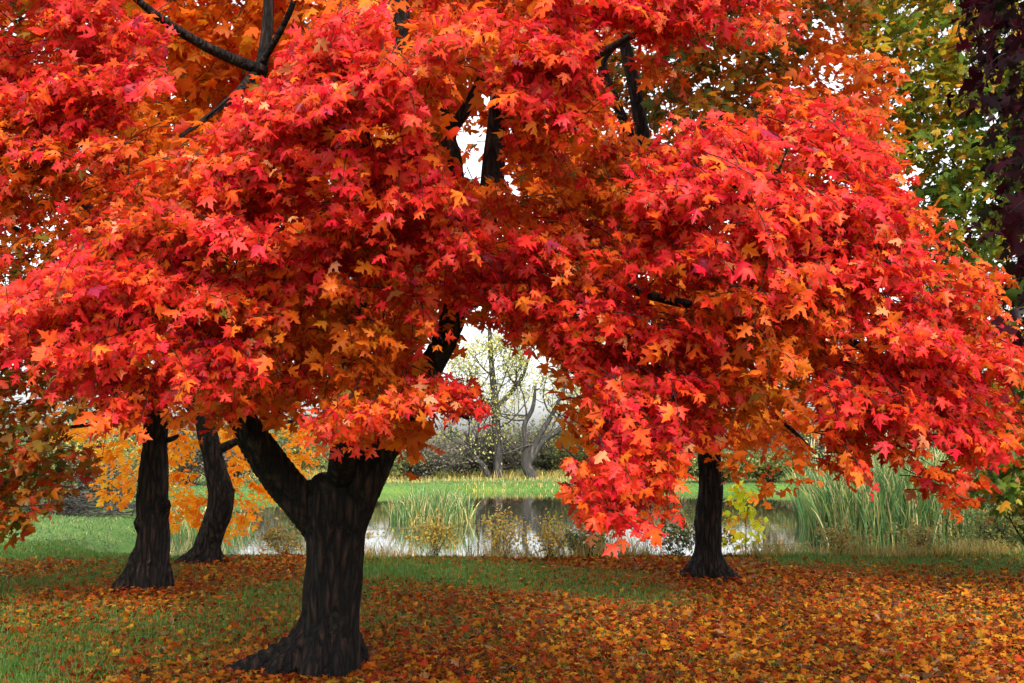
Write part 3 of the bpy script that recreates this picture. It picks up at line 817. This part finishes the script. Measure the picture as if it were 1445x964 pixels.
# weeds on the near shore
wspots = [(-2.6, 18.0, .45, 'gold'), (-1.2, 17.9, .5, 'gold'), (-.1, 18.0, .78, 'gold'), (.55, 17.8, .58, 'gold'), (1.15, 17.9, .45, 'shrub'), (2.5, 17.9, .45, 'shrub'), (-3.5, 18.0, .4, 'straw'), (3.0, 18.0, .6, 'shrub'), (5.2, 18.3, .45, 'straw'), (6.4, 18.4, .4, 'straw')]
wlab = ["low tuft of dry weeds beside the big forked trunk", "dry weed tuft second to the right of the big forked trunk", "tallest yellow weed in the middle of the near shore", "yellow flowering weed right of the tallest shore weed",
        "small green bushy weed on the near shore left of the hanging red bough", "green weed directly under the tip of the hanging red bough", "straw weed at the shore half hidden by the big forked trunk", "tall thin green weed left of the flared trunk at the pond edge", "pinkish dry weed in front of the green reeds", "dry weed between the reeds and the right hand shrub"]
def bush(name, label, cat, c, rx, ry, hz, nleaf, lsize, pal, ntwig, twig_r, mat=M_TWIG, group=None, tpl=T_OVAL, nclump=24, lowest=.1, parts=("foliage", "stem")):
    root = empty(name, c); tag(root, label, cat, group)
    c = np.asarray(c, float)
    m_ = MB(); ends = []
    for k in range(ntwig):
        a = rng.random() * 6.283; R = math.sqrt(rng.random()); zz = hz * (.45 + .55 * rng.random()) * (1 - .35 * R ** 2)
        e = c + np.array([rx * R * math.cos(a), ry * R * math.sin(a), zz])
        m1 = c + (e - c) * .5 * np.array([.75, .75, 1.15]) + .06 * hz * rng.normal(0, 1, 3)
        cv = spline([(c[0] + .1 * rx * rng.normal(), c[1] + .1 * ry * rng.normal(), c[2] - .05, twig_r), (*m1, twig_r * .7), (*e, twig_r * .25)], 8)
        m_.tube(cv[:, :3], cv[:, 3], 4); ends.append(cv)
        for j in range(3):
            q = cv[3 + rng.integers(0, 4)]; e2 = q[:3] + np.array([rng.normal(0, .3) * rx, rng.normal(0, .3) * ry, .25 * hz * rng.random()])
            m_.tube([q[:3], (q[:3] + e2) / 2 + .03 * hz * rng.normal(0, 1, 3), e2], [q[3] * .6, q[3] * .4, q[3] * .2], 3)
            ends.append(np.array([[*e2, 0]] * 8))
    m_.build(parts[1], mat, root, True)
    if nleaf:
        l_ = MB(); k = rng.integers(0, len(ends), nleaf); f = rng.integers(2, 8, nleaf)
        pos = np.array([ends[i][j][:3] for i, j in zip(k, f)]) + rng.normal(0, 1, (nleaf, 3)) * np.array([rx, ry, hz]) * .09
        pos[:, 2] = np.maximum(pos[:, 2], c[2] + .02)
        put_leaves(l_, tpl, pos, rng.normal(0, 1, (nleaf, 3)) + [0, 0, .2], rng.normal(0, 1, (nleaf, 3)) + [0, -.3, .6], lsize * (.6 + .8 * rng.random(nleaf)), palette(pal, nleaf), .15, .2)
        l_.build(parts[0], M_BLADE, root)
    return root
for (wx, wy, wh, pl), lb in zip(wspots, wlab):
    c = onground(wx, wy - .75)
    bush("weed", lb, "weed", c, .48, .3, wh + .16, 620, .055, pl, 22, .004, group="weeds along the near shore", parts=("foliage", "stem"))

# sapling
sx = P(1052, 800, 17.2); c = onground(sx[0], sx[1])
sap = empty("sapling", c); tag(sap, "slender young sapling with lime and yellow leaves in front of the white water", "sapling")
m_ = MB(); st = [(c[0], c[1], c[2] - .03), (c[0] + .02, c[1], c[2] + .5), (c[0] - .03, c[1], c[2] + 1.05)]
cv = spline([(*st[0], .009), (*st[1], .007), (*st[2], .003)], 12); m_.tube(cv[:, :3], cv[:, 3], 5)
l_ = MB(); bp_ = []
for k in range(9):
    q = cv[2 + k][:3]; a = (0 if k % 2 else math.pi) + rng.normal(0, .4); L = .34 * (1 - .06 * k)
    e = q + np.array([L * math.cos(a), .5 * L * math.sin(a), .16]); m_.tube([q, (q + e) / 2 + [0, 0, .03], e], [.004, .003, .0015], 4)
    for f in (.35, .6, .8, 1.0, 1.0): bp_.append(q + (e - q) * f)
for f in (.8, .88, .95, 1., 1., 1.): bp_.append(cv[int(11 * f)][:3])
bp_ = np.array(bp_); n_ = len(bp_)
put_leaves(l_, T_OVAL, bp_, rng.normal(0, .6, (n_, 3)) + [0, 0, -.3], rng.normal(0, .5, (n_, 3)) + [0, -1, .4], .15 + .06 * rng.random(n_), palette('lime', n_), .2, .2)
put_leaves(l_, T_OVAL, bp_ + rng.normal(0, .03, (n_, 3)), rng.normal(0, .6, (n_, 3)) + [0, 0, -.3], rng.normal(0, .5, (n_, 3)) + [0, -1, .4], .13 + .06 * rng.random(n_), palette('lime', n_), .2, .2)
m_.build("stem", M_TWIG, sap, True); l_.build("foliage", M_LEAF, sap)

# shrubs on the right bank and left bank
def at_ground(px, d):
    x = (px - CX) / F * d; return onground(x, d)
SH = "shrubs around the pond"
bush("shrub", "grey green shrub with small yellow flowers at the right edge behind the lawn", "shrub", at_ground(1400, 19.5), 1.0, .8, 1.35, 3200, .06, 'shrub', 40, .008, group=SH)
bush("shrub", "golden tipped shrub at the far right edge behind the grey green shrub", "shrub", at_ground(1440, 23), 1.4, 1.0, 1.9, 2600, .075, 'pale', 40, .01, group=SH)
bush("shrub", "bright green leafy shrub high at the right edge under the dark purple tree", "shrub", at_ground(1478, 15), .8, .7, 3.0, 5200, .10, 'G', 50, .014, group=SH)
lft = [(20, 29, 1.6, 2.0, 'shrub', "dark green shrub at the left edge behind the lawn"), (105, 31, 1.8, 1.6, 'bramble', "tangled grey bramble thicket left of the straight maple trunk"), (165, 34, 1.8, 2.4, 'pale', "yellow green shrub behind the straight left maple trunk"),
       (60, 36, 2.4, 3.2, 'shrub', "tall green shrub rising behind the bramble thicket on the left"), (262, 52, 3.0, 3.6, 'bramble', "grey twiggy bush seen between the two left trunks"), (330, 56, 2.6, 2.4, 'bramble', "low grey bush behind the fork of the leaning maple"), (405, 60, 2.6, 3.4, 'shrub', "rounded green shrub seen through the fork of the big tree")]
for px, d, rr, hh, pl, lb in lft:
    bush("shrub", lb, "shrub", at_ground(px, d), rr, rr * .8, hh, 3600, .11 if d < 40 else .16, pl, 90 if pl == 'bramble' else 50, .014, M_GREYBARK if pl == 'bramble' else M_TWIG, group=SH)
far = [(520, 68, 2.6, 2.6, 'shrub', "dark green bush on the far bank beside the big right limb"), (590, 70, 3.2, 3.2, 'bramble', "broad brownish bush on the far bank left of the bare trees"), (650, 73, 2.8, 3.6, 'bramble', "grey purple bramble left of the upright bare tree"),
       (705, 74, 3.0, 3.6, 'bramble', "tangled brown bramble under the upright bare tree"), (770, 76, 3.2, 4.6, 'bramble', "twiggy grey bush behind the leaning bare tree"), (830, 74, 3.4, 3.8, 'shrub', "mixed olive bush right of the leaning bare tree"), (890, 75, 3.4, 4.0, 'pale', "pale yellow bush behind the hanging red bough"),
       (960, 69, 3.0, 3.2, 'bramble', "grey brown bush on the far bank left of the flared trunk"), (1010, 60, 2.6, 2.2, 'shrub', "green bush overhanging the far water behind the flared trunk"), (1080, 59, 2.8, 2.4, 'shrub', "green bush on the far water edge right of the flared trunk"),
       (1150, 66, 3.4, 4.6, 'bramble', "tall grey bush beyond the reeds"), (1240, 58, 3.6, 3.4, 'pale', "light green bush rising beyond the middle of the reeds"), (1340, 50, 3.2, 3.2, 'bramble', "grey bush beyond the right end of the reeds"), (1430, 44, 3.0, 3.4, 'shrub', "large green bush in the right distance behind the shrubs")]
for px, d, rr, hh, pl, lb in far:
    bush("shrub", lb, "shrub", at_ground(px, d), rr, rr * .7, hh * (.8 if 480 < px < 1100 else 1), 4200, .17, pl, 170 if pl == 'bramble' else 60, .022, M_GREYBARK, group=SH)

# bare trees across the pond
def grow(mb_, ends, p, d, L, r, lev, maxlev, up=.12):
    n = 6; pts = [np.array(p, float)]; dd = np.array(d, float)
    for k in range(n - 1):
        dd = norm(dd + .16 * rng.normal(0, 1, 3) + [0, 0, up]); pts.append(pts[-1] + dd * L / (n - 1))
    mb_.tube(pts, np.linspace(r, r * .45, n), 8 if lev < 2 else 4)
    ends.append(pts[-1]); ends.append(pts[-3])
    if lev >= maxlev: return
    for k in range(3 if lev else 4):
        q = pts[rng.integers(2, n)]; nd = norm(dd + .75 * rng.normal(0, 1, 3)); grow(mb_, ends, q, nd, L * (.55 + .2 * rng.random()), r * .48, lev + 1, maxlev, up)
def bare_tree(label, px, d, limbs, pal, nleaf, base_r, lsize=.16):
    c = at_ground(px, d); root = empty("bare_tree", c); tag(root, label, "tree", "bare trees across the pond")
    m_ = MB(); m2 = MB(); ends = []
    for rows in limbs:
        a = limb_pts([(q[0], q[1], d, q[2]) for q in rows], 22)
        m_.tube(a[:, :3], a[:, 3], 10)
        for k in range(7):
            q = a[7 + rng.integers(0, 15)]; grow(m2, ends, q[:3], norm(rng.normal(0, 1, 3) * [1, .8, .5] + [0, 0, .6]), 1.6 + 1.2 * rng.random(), min(q[3] * .5, .07), 1, 3)
    m_.build("trunk", M_GREYBARK, root, True); m2.build("branchwork", M_GREYBARK, root, True)
    e = np.array(ends); k = rng.integers(0, len(e), nleaf)
    l_ = MB(); put_leaves(l_, T_OVAL, e[k] + rng.normal(0, .28, (nleaf, 3)), rng.normal(0, 1, (nleaf, 3)) + [0, 0, -.6], rng.normal(0, 1, (nleaf, 3)), lsize * (.5 + .8 * rng.random(nleaf)), palette(pal, nleaf), .1, .2)
    l_.build("crown", M_BLADE, root)
bare_tree("upright grey tree with thin pale yellow leaves in the opening between the red boughs", 700, 71,
          [[(702, 690, 8), (703, 650, 7), (700, 600, 6.5), (698, 560, 5.5), (694, 520, 4), (690, 450, 2.5)], [(700, 575, 4), (720, 555, 3.5), (738, 530, 2.5), (750, 490, 1.5)], [(699, 580, 3.5), (680, 560, 2.8), (668, 545, 2), (662, 520, 1)]], 'willow', 8500, .22)
bare_tree("many stemmed bare grey tree leaning right over the far bank", 745, 70,
          [[(758, 690, 8), (748, 668, 8), (742, 655, 7), (742, 630, 4), (740, 600, 3.6), (752, 575, 3), (756, 540, 1.5)], [(744, 660, 6), (752, 635, 4.5), (764, 610, 4), (782, 580, 3), (800, 540, 1.5)],
           [(746, 655, 5), (765, 625, 4), (788, 608, 3.4), (805, 600, 3), (830, 590, 1.5)], [(805, 602, 3), (815, 615, 3), (830, 632, 2.6), (840, 640, 2)]], 'willow', 3500, .2)
bare_tree("twisted dark bare tree low on the far bank left of the upright grey tree", 665, 70,
          [[(690, 672, 4), (680, 655, 4), (668, 645, 3.6), (664, 625, 3), (655, 610, 1.6)], [(668, 645, 3), (672, 625, 2.2), (675, 605, 1)]], 'pale', 250, .2)
bare_tree("pale yellow tree glimpsed through the orange leaves right of the flared trunk", 1080, 72,
          [[(1080, 690, 7), (1080, 640, 6), (1078, 590, 5), (1085, 540, 3), (1088, 480, 1.5)]], 'pale', 2600, .3)
bare_tree("yellow leaved tree behind the hanging red bough on the far bank", 850, 76,
          [[(850, 690, 7), (852, 640, 6), (846, 590, 5), (850, 540, 3), (856, 480, 1.5)]], 'pale', 2600, .3)

# distant woodland: reads as one mass beyond the far bank
m_ = MB(); l_ = MB(); ends = []
for k in range(420):
    x0 = -75 + 150 * rng.random(); y0 = 84 + 40 * rng.random(); c = onground(x0, y0); hz = 2.0 + 2.0 * rng.random() + .8 * math.sin(x0 * .17)
    for j in range(5):
        e = c + np.array([rng.normal(0, 1.2), rng.normal(0, .8), hz * (.6 + .4 * rng.random())]); m1 = (c + e) / 2 + rng.normal(0, .3, 3)
        m_.tube([c - [0, 0, .1], m1, e], [.07, .05, .02], 4); ends += [m1, e, (m1 + e) / 2]
ends = np.array(ends); n_ = 60000; k = rng.integers(0, len(ends), n_)
put_leaves(m_, T_OVAL, ends[k] + rng.normal(0, .9, (n_, 3)), rng.normal(0, 1, (n_, 3)), rng.normal(0, 1, (n_, 3)) + [0, -.5, .3], .3 + .25 * rng.random(n_), np.where((rng.random(n_) < .6)[:, None], palette('bramble', n_), palette('shrub', n_)), .1, .2)
o = m_.build("distant_woodland", M_BLADE); tag(o, "grey brown thicket beyond the far bank reading as one mass", "woodland", kind='stuff')

# brush pile, sticks
c = at_ground(120, 28.5); root = empty("brush_pile", c); tag(root, "heap of grey dead branches on the lawn edge left of the straight maple trunk", "brush pile")
m_ = MB()
for k in range(150):
    a = rng.random() * 6.28; L = .5 + 1.0 * rng.random(); p0 = c + np.array([rng.normal(0, .9), rng.normal(0, .4), .02 + abs(rng.normal(0, .22))]); e = p0 + np.array([L * math.cos(a), L * .5 * math.sin(a), rng.normal(.1, .2)])
    e[2] = max(e[2], c[2]); m_.tube([p0, (p0 + e) / 2 + rng.normal(0, .06, 3), e], [.018, .014, .005], 4)
m_.build("branch_tangle", M_GREYBARK, root, True)
def stick(name, label, pts, r, mat=M_TWIG, extra=()):
    root = empty(name, pts[0]); tag(root, label, "branch")
    m_ = MB(); s_ = spline(pts, 14); m_.tube(s_, np.linspace(r, r * .4, 14), 6)
    m_.build("stem", mat, root, True)
    for e in extra:
        m2 = MB(); s2 = spline(e, 8); m2.tube(s2, np.linspace(r * .6, r * .25, 8), 5); m2.build("side_twig", mat, root, True)
def gp(px, py, z): 
    # ground point under a photo pixel at height z
    a = P(px, py, 1.0) - [0, 0, CAMZ]; k = (z - CAMZ) / a[2]; return np.array([0, 0, CAMZ]) + a * k
stick("fallen_twig", "thin dark twig lying on the fallen leaves at the right of the lawn", [gp(1208, 874, .05), gp(1222, 877, .07), gp(1245, 883, .05)], .008)
stick("fallen_twig", "short dark twig among the fallen leaves near the bottom edge of the picture", [gp(1190, 928, .05), gp(1198, 938, .06), gp(1203, 948, .05)], .008)
pA, pB, pC = gp(800, 750, WATER + .05), gp(818, 759, WATER + .16), gp(838, 768, WATER + .02)
stick("fallen_branch", "dead forked branch lying in the pond left of the hanging red bough", [pA, pB, pC], .05, M_TWIG, [[pB, gp(830, 758, WATER + .16), gp(842, 762, WATER + .03)]])

# floating leaves and duckweed
mb = MB(); n_ = 5200
x = rng.random(n_) * 24 - 9; y = 19 + 38 * rng.random(n_) ** 1.2
nz = smooth_noise(x * .5, y * .8, 1.6, 21) + .6 * rng.random(n_); keep = (nz > .75) & (pond_sdf(x, y) < -.2); x, y = x[keep], y[keep]; n_ = len(x)
put_leaves(mb, T_LOW, np.stack([x, y, np.full(n_, WATER + .012)], -1), rng.normal(0, 1, (n_, 3)) * [1, 1, 0] + 1e-3, np.tile([0, 0, 1.], (n_, 1)), .09 + .05 * rng.random(n_), palette('litter', n_), .0, .0)
o = mb.build("floating_leaves", M_LITTER); tag(o, "orange leaves floating on the pond in drifts", "floating leaves", kind='stuff')
mb = MB(); n_ = 9000
cc = np.array([(4.9, 22.5, 1.1, .8), (-2.6, 29, 1.6, .7), (5.6, 24, .9, .5), (-4, 26.5, 1.0, .5)]); k = rng.integers(0, 4, n_)
x = cc[k, 0] + cc[k, 2] * rng.normal(0, .55, n_); y = cc[k, 1] + cc[k, 3] * rng.normal(0, .55, n_)
keep = (pond_sdf(x, y) < -.2) & (smooth_noise(x, y, 4, 5) > -.2); x, y = x[keep], y[keep]; n_ = len(x)
put_leaves(mb, T_DIA, np.stack([x, y, np.full(n_, WATER + .008)], -1), rng.normal(0, 1, (n_, 3)) * [1, 1, 0] + 1e-3, np.tile([0, 0, 1.], (n_, 1)), .035 + .03 * rng.random(n_), palette('shrub', n_), .0, .0)
o = mb.build("duckweed", M_BLADE); tag(o, "pale green duckweed film floating on the pond", "duckweed", kind='stuff')
print("LEAVES litter", NLIT)
